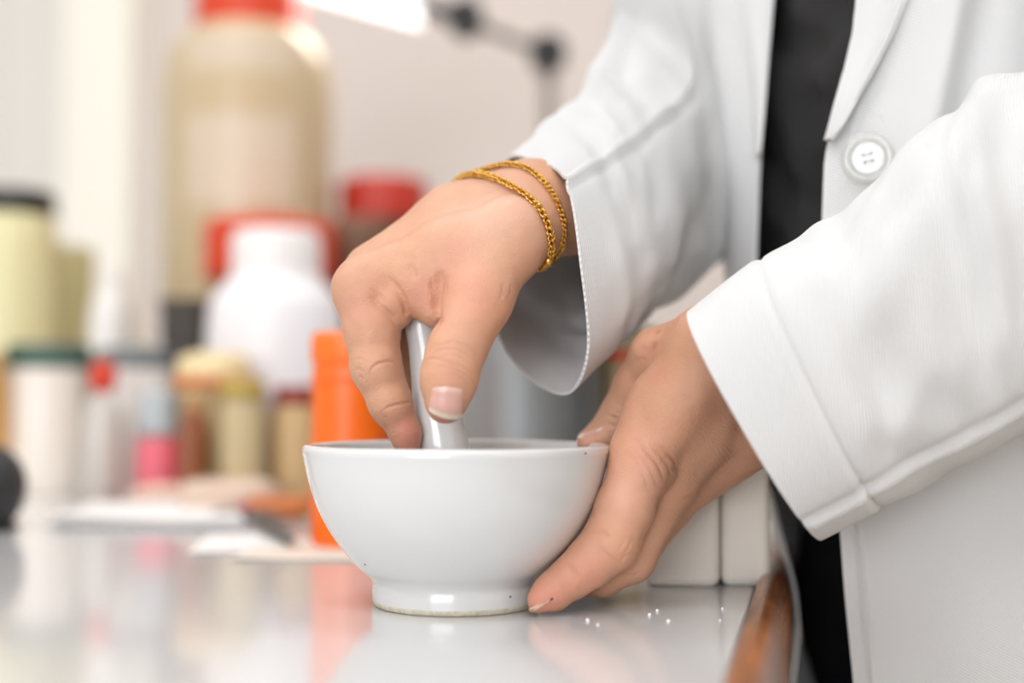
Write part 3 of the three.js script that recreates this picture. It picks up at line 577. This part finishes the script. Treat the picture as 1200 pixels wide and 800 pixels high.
const nearSleeve = sleeve([
  ring([811, 366], [964, 628], 0.522, 0.040, [-16, 8]), ring([893, 303], [1034, 592], 0.521, 0.044, [-14, 8]), ring([985, 250], [1102, 556], 0.520, 0.046, [-8, 4]),
  ring([1082, 160], [1184, 515], 0.519, 0.048), ring([1152, 102], [1265, 470], 0.520, 0.050), ring([1275, 78], [1375, 420], 0.525, 0.052),
  { c: Q(1400, 232, 0.53), u: V(-0.030, 0.058, 0), v: V(0, 0, 0.054) }, { c: V(0.298, 1.15, -0.550), u: V(-0.060, 0.030, 0), v: V(0, 0.0, 0.058) }, { c: V(0.290, 1.28, -0.568), u: V(-0.066, 0.0, 0), v: V(0, 0.01, 0.064) }, { c: V(0.285, 1.375, -0.60), u: V(-0.060, -0.02, 0), v: V(0, 0.03, 0.05) },
], (u, v, ca, sa) => {
  const body = smooth(0.10, 0.20, v) * (1 - 0.85 * Math.exp(-(((u - 0.43) / 0.09) ** 2)));
  return 0.0060 * body * N3(ca * 1.1 + v * 3, sa * 1.1 + v * 2, v * 10) + 0.0036 * body * N3(ca * 2.4 - v * 6, sa * 2.4, v * 20 + 8)
    + 0.0035 * body * Math.exp(-(((v - 0.335) / 0.045) ** 2)) * Math.sin(u * 16 + 1.0) * smooth(0.02, 0.2, u) * smooth(0.45, 0.3, u)
    - 0.0009 * Math.exp(-(((v - 0.112) / 0.004) ** 2)) + 0.0010 * smooth(0.112, 0.10, v)
    + 0.0020 * Math.exp(-(((u - 0.395) / 0.006) ** 2)) * smooth(0, 0.02, v) - 0.0016 * Math.exp(-(((u - 0.380) / 0.006) ** 2));
}, 0.11, 'near left sleeve with a stitched cuff hem');
function loft(rows, folds, label) { // rows: closed rings of the same number of points, from the cuff upwards
  const n = rows[0].length, m = rows.length;
  const cr = (a, b, c, d, f) => 0.5 * (2 * b + (c - a) * f + (2 * a - 5 * b + 4 * c - d) * f * f + (3 * b - a - 3 * c + d) * f * f * f);
  const crv = (a, b, c, d, f) => V(cr(a.x, b.x, c.x, d.x, f), cr(a.y, b.y, c.y, d.y, f), cr(a.z, b.z, c.z, d.z, f));
  const at = (j, u) => { const x = u * n, i = Math.floor(x), f = x - i, g = (k) => rows[j][((i + k) % n + n) % n]; return crv(g(-1), g(0), g(1), g(2), f); };
  const cen = rows.map((r) => r.reduce((a, p) => a.add(p), V(0, 0, 0)).multiplyScalar(1 / n));
  const fn = (u, v) => {
    const x = v * (m - 1), j = Math.min(m - 2, Math.floor(x)), f = x - j, q = (k) => Math.max(0, Math.min(m - 1, j + k));
    const p = crv(at(q(-1), u), at(q(0), u), at(q(1), u), at(q(2), u), f), c = crv(cen[q(-1)], cen[q(0)], cen[q(1)], cen[q(2)], f);
    return p.addScaledVector(p.clone().sub(c).normalize(), folds(u, v));
  };
  return tag(mesh('sleeve', sheet(fn, 160, 180, 0.0014, true), cotton, coat), label);
}
const round = (c, a, b) => [0, 1, 2, 3, 4, 5, 6, 7].map((i) => { const t = -Math.PI / 4 + i * Math.PI / 4; return c.clone().addScaledVector(a, Math.cos(t)).addScaledVector(b, Math.sin(t)); });
loft([
  [[588, 193, 0.598], [630, 189, 0.572], [665, 214, 0.549], [682, 310, 0.537], [690, 415, 0.548], [661, 457, 0.570], [592, 410, 0.598], [568, 318, 0.618]],
  [[636, 153, 0.632], [672, 148, 0.604], [713, 184, 0.576], [738, 285, 0.560], [741, 374, 0.572], [712, 412, 0.597], [650, 372, 0.640], [630, 270, 0.652]],
  [[690, 97, 0.672], [715, 92, 0.645], [762, 150, 0.612], [792, 250, 0.598], [796, 322, 0.612], [768, 356, 0.640], [710, 330, 0.680], [690, 220, 0.694]],
  [[722, 35, 0.720], [748, 28, 0.705], [815, 85, 0.676], [846, 170, 0.672], [858, 262, 0.690], [838, 300, 0.715], [780, 270, 0.745], [745, 150, 0.750]],
].map((r) => r.map((p) => Q(...p))).concat([
  round(Q(815, 40, 0.765), V(-0.048, 0.036, 0), V(0.02, 0.02, 0.046)), round(V(0.195, 1.275, -0.825), V(-0.060, 0.040, 0), V(0.02, 0.02, 0.052)), round(V(0.25, 1.375, -0.835), V(-0.045, 0.03, 0), V(0.02, 0.03, 0.045)),
]), (u, v) => {
  const ca = Math.cos(u * 2 * Math.PI), sa = Math.sin(u * 2 * Math.PI);
  const body = smooth(0.06, 0.2, v), edge = smooth(0.13, 0.0, v);
  return 0.0040 * body * N3(ca * 1.1, sa * 1.1, v * 12) + 0.0026 * body * N3(ca * 2.5 + v * 5, sa * 2.5, v * 18 + 3) + 0.003 * Math.exp(-(((u - 0.66) / 0.07) ** 2)) * edge
    + 0.0016 * Math.exp(-(((u - 0.245) / 0.008) ** 2)) - 0.001 * Math.exp(-(((u - 0.262) / 0.008) ** 2)) + 0.005 * body * Math.exp(-(((v - 0.36) / 0.04) ** 2)) * Math.sin(6 * Math.PI * u + 2);
}, 'far right sleeve with an open wide cuff');

const black = new THREE.MeshPhysicalMaterial({ color: 0x2d2c2c, roughness: 0.8, specularIntensity: 0.5, sheen: 0.5, sheenColor: new THREE.Color(0.3, 0.29, 0.28), sheenRoughness: 0.5 });
tag(mesh('shirt', surfaceNet(fieldOf([...torsoBones.slice(0, 3), torsoBones[4]], 0.05, 0.012, (x, y, z) => 0.007 * N3(x * 18 + y * 20, y * 14 - z * 26, z * 22) + 0.005 * N3(z * 34 + y * 30, y * 22 - z * 16, 3)), boundsOf(torsoBones, 0.05), 0.005), black, person), 'plain black shirt');
tag(mesh('trousers', surfaceNet(fieldOf([torsoBones[3], ...chain([[V(0.249, 0.99, -0.69), 0.088], [V(0.258, 0.99, -0.77), 0.09]]), ...chain([[V(0.247, 1.025, -0.698), 0.092], [V(0.252, 1.025, -0.765), 0.092]]), ...legBones], 0.03, 0.010, (x, y, z) => 0.002 * N3(x * 16, y * 12, z * 16)), boundsOf([torsoBones[3], ...legBones, bone(V(0.26, 1.1, -0.7), V(0.26, 1.1, -0.7), 0.05, 0.05)], 0.04), 0.007), plain(0x0c0c0e, 0.9, { specularIntensity: 0.3 }), person), 'plain black trousers');
for (const z of [-0.688, -0.78]) mesh('shoe', surfaceNet(fieldOf(chain([[V(0.32, 0.042, z), 0.042], [V(0.19, 0.030, z), 0.030]]), 0.02), boundsOf(chain([[V(0.32, 0.042, z), 0.042], [V(0.19, 0.030, z), 0.030]]), 0.02), 0.007), plain(0x141414, 0.4), person);
mesh('hair', surfaceNet((x, y, z) => { const d = Math.min(dBone(bone(V(0.248, 1.632, -0.72), V(0.262, 1.60, -0.72), 0.098, 0.094), x, y, z), dBone(bone(V(0.30, 1.56, -0.72), V(0.318, 1.44, -0.72), 0.055, 0.04), x, y, z)); return Math.max(d + 0.002 * Math.sin(z * 400), -(dBone(bone(V(0.15, 1.56, -0.72), V(0.17, 1.50, -0.72), 0.085, 0.085), x, y, z))); }, new THREE.Box3(V(0.1, 1.38, -0.84), V(0.40, 1.75, -0.60)), 0.006), plain(0x15110f, 0.5), person);
for (const z of [-0.69, -0.75]) { const e = mesh('eye', new THREE.SphereGeometry(0.011, 16, 12), plain(0x2a1c14, 0.2), person); e.position.set(0.153, 1.60, z); }

// ------------------------------------------------------------------ things on the counter behind
const K = (zz) => zz / FPX;                                  // metres per pixel at a distance
function height(py, px, zz) { return Q(px, py, zz).y - TABLE; }
// turned vessel: profile in pixels (half width, row), from the base upwards
function vessel(name, label, category, px, zz, prof, mat, lidName, lidProf, lidMat, group) {
  const p = onTable(px, zz), g = thing(name, label, category, p, group);
  const conv = (pr) => pr.map(([hw, py]) => [hw * K(zz), py === null ? 0 : Math.max(0, height(py, px, zz))]);
  const b = conv(prof); mesh('body', lathe([[0, b[0][1]], [b[0][0] * 0.96, b[0][1]], ...smoothProfile(b, 60).map(([r, y]) => [r, Math.max(0, y)])], 56), mat, g);
  if (lidProf) { const l = conv(lidProf); mesh(lidName ?? 'lid', lathe([[0, l[0][1]], ...l, [0, l[l.length - 1][1]]], 56), lidMat, g); }
  return g;
}
const red = plain(0xd8401c, 0.4), clearWhite = plain(0xf2f0ea, 0.3);
vessel('storage_jar', 'tall cream plastic jar with a red lid, largest of the containers', 'jar', 288, 1.515, [[92, null], [98, 560], [98, 420], [98, 200], [98, 95], [92, 68], [72, 45], [60, 38]], plain(0xcab591, 0.3, { clearcoat: 0.3 }), 'lid', [[60, 40], [64, 40], [64, 0], [60, -6]], red);
{ // embossed pale panel on the jar's front
  const g = scene.getObjectByName('storage_jar'), zz = 1.515, r = 98 * K(zz) + 0.0006;
  const geo = new THREE.CylinderGeometry(r, r, 190 * K(zz), 32, 1, true, -0.55, 1.3).translate(0, height(160, 288, zz), 0);
  tag(mesh('label_panel', geo, plain(0xd6c6ae, 0.35, { side: THREE.DoubleSide }), g), 'paler label panel');
}
vessel('storage_jar', 'red-lidded tan jar standing directly behind the white bottle', 'jar', 314, 1.34, [[66, null], [70, 560], [70, 345], [66, 328]], plain(0x9a7a50, 0.4), 'lid', [[74, 330], [76, 326], [76, 268], [72, 262]], red);
vessel('storage_jar', 'dark brown jar with a red lid left of the wrist', 'jar', 448, 1.56, [[50, null], [54, 540], [54, 300], [50, 262]], plain(0x4a3a28, 0.35), 'lid', [[52, 262], [53, 258], [53, 218], [50, 213]], plain(0xc03322, 0.4));
vessel('storage_jar', 'plain brown jar with a brown lid beside the red-lidded dark jar', 'jar', 420, 1.42, [[34, null], [36, 540], [36, 310], [33, 282]], plain(0x6b4a34, 0.4), 'lid', [[34, 284], [35, 282], [35, 262], [33, 258]], plain(0x7c5a44, 0.5));
vessel('white_bottle', 'white plastic bottle with wide neck and sloping shoulders', 'bottle', 322, 1.185, [[76, null], [80, 590], [80, 480], [79, 380], [74, 352], [56, 330], [50, 320]], plain(0xf1eef0, 0.35), 'cap', [[50, 322], [52, 320], [52, 280], [48, 272]], plain(0xf3efec, 0.4));
{
  const g = vessel('orange_bottle', 'bright orange plastic canister behind the left side of the bowl', 'canister', 412, 0.77, [[44, null], [46, 625], [46, 520], [46, 440], [44, 424]], plain(0xf56c10, 0.35), 'lid', [[44, 426], [48, 424], [48, 398], [45, 390]], plain(0xf8741a, 0.35));
  mesh('rib', new THREE.TorusGeometry(46.5 * K(0.77), 0.0012, 8, 56).rotateX(Math.PI / 2).translate(0, height(446, 412, 0.77), 0), plain(0xf56c10, 0.35), g);
}
vessel('black_lidded_jar', 'cream jar with a black lid at the left edge', 'jar', 12, 1.36, [[48, null], [50, 560], [50, 300], [48, 268], [42, 252]], plain(0xe4dbaa, 0.35), 'lid', [[46, 252], [47, 250], [47, 232], [44, 226]], plain(0x15120e, 0.4));
{
  const b = thing('cream_carton', 'small plain cream carton right of the black-lidded jar', 'carton', onTable(78, 1.45));
  mesh('carton_body', new RoundedBoxGeometry(46 * K(1.45), height(292, 78, 1.45), 0.05, 2, 0.002).translate(0, height(292, 78, 1.45) / 2, 0), plain(0xe2d8a6, 0.6), b);
  mesh('flap', new RoundedBoxGeometry(44 * K(1.45), 0.002, 0.048, 1, 0.0008).translate(0, height(291, 78, 1.45), 0), plain(0xe8dfb4, 0.6), b);
}
vessel('white_bottle', 'small white bottle between the cream carton and the dark box', 'bottle', 128, 1.36, [[22, null], [24, 560], [24, 370], [18, 345], [13, 338]], clearWhite, 'cap', [[13, 340], [14, 338], [14, 322], [12, 318]], clearWhite);
{
  const b = thing('dark_box', 'dark brown box in front of the tall cream jar', 'box', onTable(216, 1.24));
  mesh('box_body', new RoundedBoxGeometry(46 * K(1.24), height(362, 216, 1.24), 0.045, 2, 0.002).translate(0, height(362, 216, 1.24) / 2, 0), plain(0x33291c, 0.5), b);
  mesh('lid', new RoundedBoxGeometry(49 * K(1.24), 0.012, 0.048, 2, 0.002).translate(0, height(358, 216, 1.24), 0), plain(0x3a2f22, 0.5), b);
}
vessel('plastic_tub', 'white plastic tub with a green and grey lid', 'tub', 56, 1.2, [[42, null], [46, 590], [48, 430]], plain(0xefe6da, 0.3), 'lid', [[48, 432], [50, 428], [50, 414], [46, 404]], plain(0x4b5653, 0.4));
mesh('green_band', new THREE.TorusGeometry(49.5 * K(1.2), 0.003, 8, 56).rotateX(Math.PI / 2).translate(0, height(420, 56, 1.2), 0), plain(0x0e6a48, 0.4), scene.getObjectByName('plastic_tub'));
vessel('plastic_tub', 'white plastic tub with a plain grey lid', 'tub', 158, 1.17, [[36, null], [40, 580], [42, 430]], plain(0xf0ece6, 0.3), 'lid', [[42, 432], [44, 428], [44, 414], [40, 408]], plain(0x6c7274, 0.4));
vessel('tan_jar', 'tan jar cut by the left edge beside the green-lidded tub', 'jar', -22, 1.16, [[26, null], [28, 590], [28, 450], [24, 432]], plain(0xd6a45c, 0.45), 'lid', [[25, 434], [26, 432], [26, 418], [24, 414]], plain(0xd8b07a, 0.5));
vessel('dropper_bottle', 'slim clear bottle with a round red cap', 'bottle', 120, 1.09, [[20, null], [22, 590], [22, 490], [16, 468], [9, 458]], plain(0xe4dfd8, 0.15, { transmission: 0.35, thickness: 0 }), 'cap', [[9, 460], [13, 456], [16, 444], [15, 432], [9, 423]], plain(0xd33a1c, 0.4));
mesh('amber_content', lathe([[0, 0.001], [20 * K(1.09), 0.001], [20 * K(1.09), 0.016], [0, 0.016]], 40), plain(0xc08038, 0.4), scene.getObjectByName('dropper_bottle'));
vessel('sample_jar', 'small jar with pink contents and a grey top', 'jar', 188, 1.10, [[24, null], [26, 590], [26, 512]], plain(0xee7080, 0.35), 'upper_part', [[26, 512], [25, 500], [24, 470], [20, 458]], plain(0xb2babc, 0.25));
vessel('brown_bottle', 'small brown glass bottle right of the pink jar', 'bottle', 226, 1.03, [[14, null], [15, 575], [15, 500], [11, 486], [7, 478]], plain(0x8a4a1e, 0.2), 'cap', [[8, 480], [9, 478], [9, 466], [7, 464]], plain(0xb98a58, 0.5));
const tanM = plain(0xc9b184, 0.5);
vessel('lidded_pot', 'tan pot with a cream lid over an orange band', 'pot', 250, 1.08, [[32, null], [36, 570], [36, 470], [34, 462]], tanM, 'lid', [[40, 463], [44, 462], [44, 436], [40, 418], [20, 412]], plain(0xe4cfa0, 0.5));
mesh('orange_band', new THREE.TorusGeometry(44 * K(1.08), 0.0055, 8, 56).rotateX(Math.PI / 2).translate(0, height(449, 250, 1.08), 0), plain(0xc06a28, 0.4), scene.getObjectByName('lidded_pot'));
vessel('lidded_pot', 'tan pot with a flat olive lid', 'pot', 284, 1.035, [[22, null], [24, 575], [24, 478], [20, 466]], plain(0xc4b28a, 0.5), 'lid', [[24, 467], [26, 465], [26, 448], [23, 444]], plain(0xb49a4c, 0.5));
vessel('pale_jar', 'pale mauve jar in front of the white bottle', 'jar', 306, 1.085, [[22, null], [24, 590], [24, 490], [20, 476]], plain(0xd9c9b0, 0.4), 'lid', [[20, 478], [22, 476], [22, 458], [19, 454]], plain(0xdcd4dc, 0.4));
vessel('small_jar', 'small jar with a dark red lid and orange label left of the orange canister', 'jar', 346, 1.06, [[22, null], [24, 590], [24, 486], [20, 474]], plain(0xc9a878, 0.4), 'lid', [[21, 475], [23, 473], [23, 456], [20, 452]], plain(0x8c3424, 0.4));
mesh('label_band', new THREE.CylinderGeometry(24.4 * K(1.06), 24.4 * K(1.06), 34 * K(1.06), 40, 1, true).translate(0, height(508, 346, 1.06), 0), plain(0xd98a58, 0.6, { side: THREE.DoubleSide }), scene.getObjectByName('small_jar'));
{ // steel canister behind the pestle
  const steel = plain(0x9fa3a4, 0.5, { metalness: 0.55 });
  const g = vessel('steel_canister', 'large grey metal canister behind the pestle and far cuff', 'canister', 622, 0.84, [[82, null], [84, 610], [84, 450], [84, 380], [80, 372]], steel, 'lid', [[80, 374], [86, 372], [86, 352], [80, 346]], steel);
  mesh('rib', new THREE.TorusGeometry(84.5 * K(0.84), 0.0014, 8, 64).rotateX(Math.PI / 2).translate(0, height(398, 622, 0.84), 0), steel, g);
}
vessel('small_jar', 'tan jar with a red label between the far cuff and the left thumb', 'jar', 735, 0.86, [[36, null], [38, 600], [38, 420], [32, 402]], plain(0xc8b48c, 0.45), 'lid', [[33, 404], [35, 402], [35, 386], [32, 382]], plain(0xb9b490, 0.5));
mesh('label_band', new THREE.CylinderGeometry(38.5 * K(0.86), 38.5 * K(0.86), 46 * K(0.86), 40, 1, true, -0.75, 0.85).translate(0, height(434, 735, 0.86), 0), plain(0xe2441c, 0.5, { side: THREE.DoubleSide }), scene.getObjectByName('small_jar_001'));
// beige cartons right behind the left hand
const beige = plain(0xe6dfd3, 0.7);
for (const [i, px, zz, w, top, label] of [[0, 798, 0.605, 86, 402, 'beige carton just behind the left hand'], [1, 871, 0.606, 56, 410, 'narrow beige carton between the left hand and the coat']]) {
  const h = height(top, px, zz), ww = w * K(zz), g = thing('carton', label, 'carton', onTable(px, zz)); g.rotation.y = YAW * 0.3;
  mesh('carton_body', new RoundedBoxGeometry(ww, h, 0.044, 4, 0.005).translate(0, h / 2, -0.014), beige, g);
  for (const s of [-1, 1]) mesh('flap', new RoundedBoxGeometry(ww / 2 - 0.0008, 0.0014, 0.042, 1, 0.0006).translate(s * ww / 4, h + 0.0003, -0.014), beige, g);
}
// papers and packets
function paper(name, label, category, corners, zs, thick, mat, sheets) {
  const pts = corners.map(([px, zz]) => onTable(px, zz)), c = pts.reduce((a, p) => a.add(p), V(0, 0, 0)).multiplyScalar(0.25);
  const g = thing(name, label, category, c);
  for (let i = 0; i < sheets; i++) {
    const fn = (u, v) => { const a = pts[0].clone().lerp(pts[1], u), b = pts[3].clone().lerp(pts[2], u), p = a.lerp(b, v).sub(c); p.y = zs * i + thick + 0.0015 * (1 + N3(u * 2 + i * 3, v * 2, i)) * (zs ? 1 : 0.6); p.x += 0.004 * Math.sin(i * 2.3); return p; };
    mesh('sheet', sheet(fn, 20, 14, thick, false), mat, g);
  }
  return g;
}
const paperM = plain(0xf3f1ee, 0.8);
paper('paper_stack', 'loose stack of white papers at the left rear of the counter', 'papers', [[60, 0.88], [285, 0.86], [268, 1.02], [112, 1.02]], 0.0012, 0.0006, paperM, 5);
paper('paper_sheet', 'small white paper sheet left of the bowl', 'paper', [[222, 0.72], [340, 0.74], [322, 0.83], [246, 0.82]], 0, 0.0006, paperM, 1);
paper('paper_sheet', 'cream paper sheet close behind the left rim of the bowl', 'paper', [[268, 0.695], [440, 0.69], [430, 0.80], [330, 0.80]], 0, 0.0006, plain(0xe9e0d2, 0.8), 1);
{ // pen lying on the papers
  const a = onTable(300, 0.85), b = onTable(346, 0.74); a.y += 0.007; b.y += 0.007;
  const g = thing('pen', 'dark pen lying on the cream paper', 'pen', a), d = b.clone().sub(a);
  const q = new THREE.Quaternion().setFromUnitVectors(V(0, 1, 0), d.clone().normalize()), L = d.length(); g.quaternion.copy(q);
  mesh('barrel', lathe([[0, 0], [0.0032, 0.001], [0.0042, 0.01], [0.0042, L * 0.85], [0.0038, L * 0.86], [0, L * 0.86]], 24), plain(0x4d4843, 0.4), g);
  mesh('tip', lathe([[0.0036, L * 0.86], [0.0012, L * 0.98], [0, L]], 24), plain(0x8a8a8a, 0.3, { metalness: 0.8 }), g);
}
function packet(name, label, px, zz, w, d, h, mat, rot, ends) {
  const g = thing(name, label, 'packet', onTable(px, zz)); g.rotation.y = rot; g.position.y += 0.001;
  const body = new THREE.SphereGeometry(1, 48, 32), p = body.attributes.position;
  for (let i = 0; i < p.count; i++) { const x = p.getX(i), y = p.getY(i), z = p.getZ(i), s = (v) => Math.sign(v) * Math.abs(v) ** 0.55; const k = 1 + 0.10 * N3(x * 3 + px, y * 3, z * 3); p.setXYZ(i, s(x) * w / 2, (0.5 + 0.5 * Math.max(-1, s(y) * k)) * h, s(z) * d / 2 * k); }
  body.computeVertexNormals(); mesh('pouch', body, mat, g);
  for (const [s, m] of ends) mesh('sealed_end', new RoundedBoxGeometry(w * 0.14, h * 0.5, d * 0.92, 2, 0.001).translate(s * w * 0.52, h * 0.35, 0), m, g);
}
packet('packet', 'crumpled pinkish beige packet behind the papers', 268, 0.99, 0.075, 0.05, 0.026, plain(0xd8c0ac, 0.6), 0.3, [[1, plain(0x8d8780, 0.5)]]);
packet('packet', 'orange brown packet with a magenta end behind the bowl', 328, 0.94, 0.05, 0.035, 0.017, plain(0xc47038, 0.5), 0.12, [[-1, plain(0xc8447a, 0.5)]]);
packet('packet', 'flat dark grey packet in front of the beige packet', 285, 0.925, 0.045, 0.022, 0.008, plain(0x6f6a66, 0.5), 0.25, [[1, plain(0x8d8780, 0.5)]]);
packet('packet', 'peach coloured packet below the pink jar', 198, 1.05, 0.055, 0.03, 0.018, plain(0xeec7b4, 0.6), 0.1, [[-1, plain(0xe8d2c4, 0.5)]]);
{ // dark rounded device cut by the left edge
  const g = thing('rounded_case', 'dark grey rounded case cut off by the left edge', 'case', onTable(-14, 0.86)); g.rotation.y = 0.4;
  mesh('shell', new THREE.SphereGeometry(1, 40, 24).scale(0.026, 0.03, 0.03).translate(0, 0.029, 0), plain(0x2d2e30, 0.5), g);
  mesh('base', lathe([[0, 0], [0.02, 0], [0.021, 0.004], [0.016, 0.008], [0, 0.008]], 32), plain(0x222224, 0.5), g);
}
// desk lamp with a black jointed arm
{
  const zz = 1.55, g = thing('desk_lamp', 'desk lamp with a glowing white head and black jointed arm', 'lamp', onTable(648, zz));
  const rel = (px, py, z = zz) => Q(px, py, z).sub(g.position);
  const blk = plain(0x1a1a1a, 0.4), grey = plain(0x8b8680, 0.4, { metalness: 0.5 });
  mesh('base', lathe([[0, 0], [0.07, 0], [0.072, 0.006], [0.068, 0.016], [0.02, 0.02], [0.012, 0.03], [0, 0.03]], 48), blk, g);
  mesh('pole', new THREE.TubeGeometry(new THREE.LineCurve3(V(0, 0.02, 0), rel(642, 70)), 8, 0.0085, 16), grey, g);
  mesh('arm', new THREE.TubeGeometry(new THREE.LineCurve3(rel(642, 62), rel(548, 26)), 8, 0.006, 14), plain(0x5a5450, 0.4), g);
  for (const [px, py, r] of [[642, 64, 0.023], [545, 22, 0.023]]) { const j = mesh('joint', new THREE.CylinderGeometry(r, r, 0.034, 32).rotateX(Math.PI / 2), blk, g); j.position.copy(rel(px, py)); const k = mesh('knob', new THREE.CylinderGeometry(r * 0.5, r * 0.55, 0.016, 20).rotateX(Math.PI / 2), blk, j); k.position.z = 0.024; }
  const a = rel(350, -36), b = rel(500, 6), d = b.clone().sub(a);
  const head = mesh('lamp_head', new RoundedBoxGeometry(d.length(), 0.03, 0.075, 4, 0.01), plain(0xf6f6f4, 0.35), g); head.position.copy(a).lerp(b, 0.5); head.rotation.z = Math.atan2(d.y, d.x);
  const bar = mesh('neck', new THREE.TubeGeometry(new THREE.LineCurve3(rel(495, 8), rel(545, 24)), 4, 0.010, 12), blk, g);
  mesh('light_panel', new RoundedBoxGeometry(d.length() * 0.94, 0.006, 0.066, 2, 0.002).translate(0, -0.0165, 0), new THREE.MeshStandardMaterial({ color: 0xffffff, emissive: 0xffffff, emissiveIntensity: 3 }), head);
  const l = new THREE.RectAreaLight(0xfffbf2, 12, d.length() * 0.94, 0.066); l.position.set(0, -0.0215, 0); l.rotation.x = -Math.PI / 2; head.add(l);
}
{ // spilled white grains on the counter
  const parts = []; for (const [px, zz] of [[700, 0.497], [782, 0.505], [769, 0.53], [842, 0.507], [845, 0.535], [760, 0.52], [688, 0.507]]) { const p = onTable(px, zz); parts.push(new THREE.IcosahedronGeometry(0.0005 + 0.0004 * rnd(), 1).translate(p.x, p.y + 0.0004, p.z)); }
  tag(mesh('powder_grains', mergeGeometries(parts), plain(0xffffff, 0.5)), 'few spilled white powder grains near the fingers', 'powder', null, 'stuff');
}
renderer.render(scene, camera);
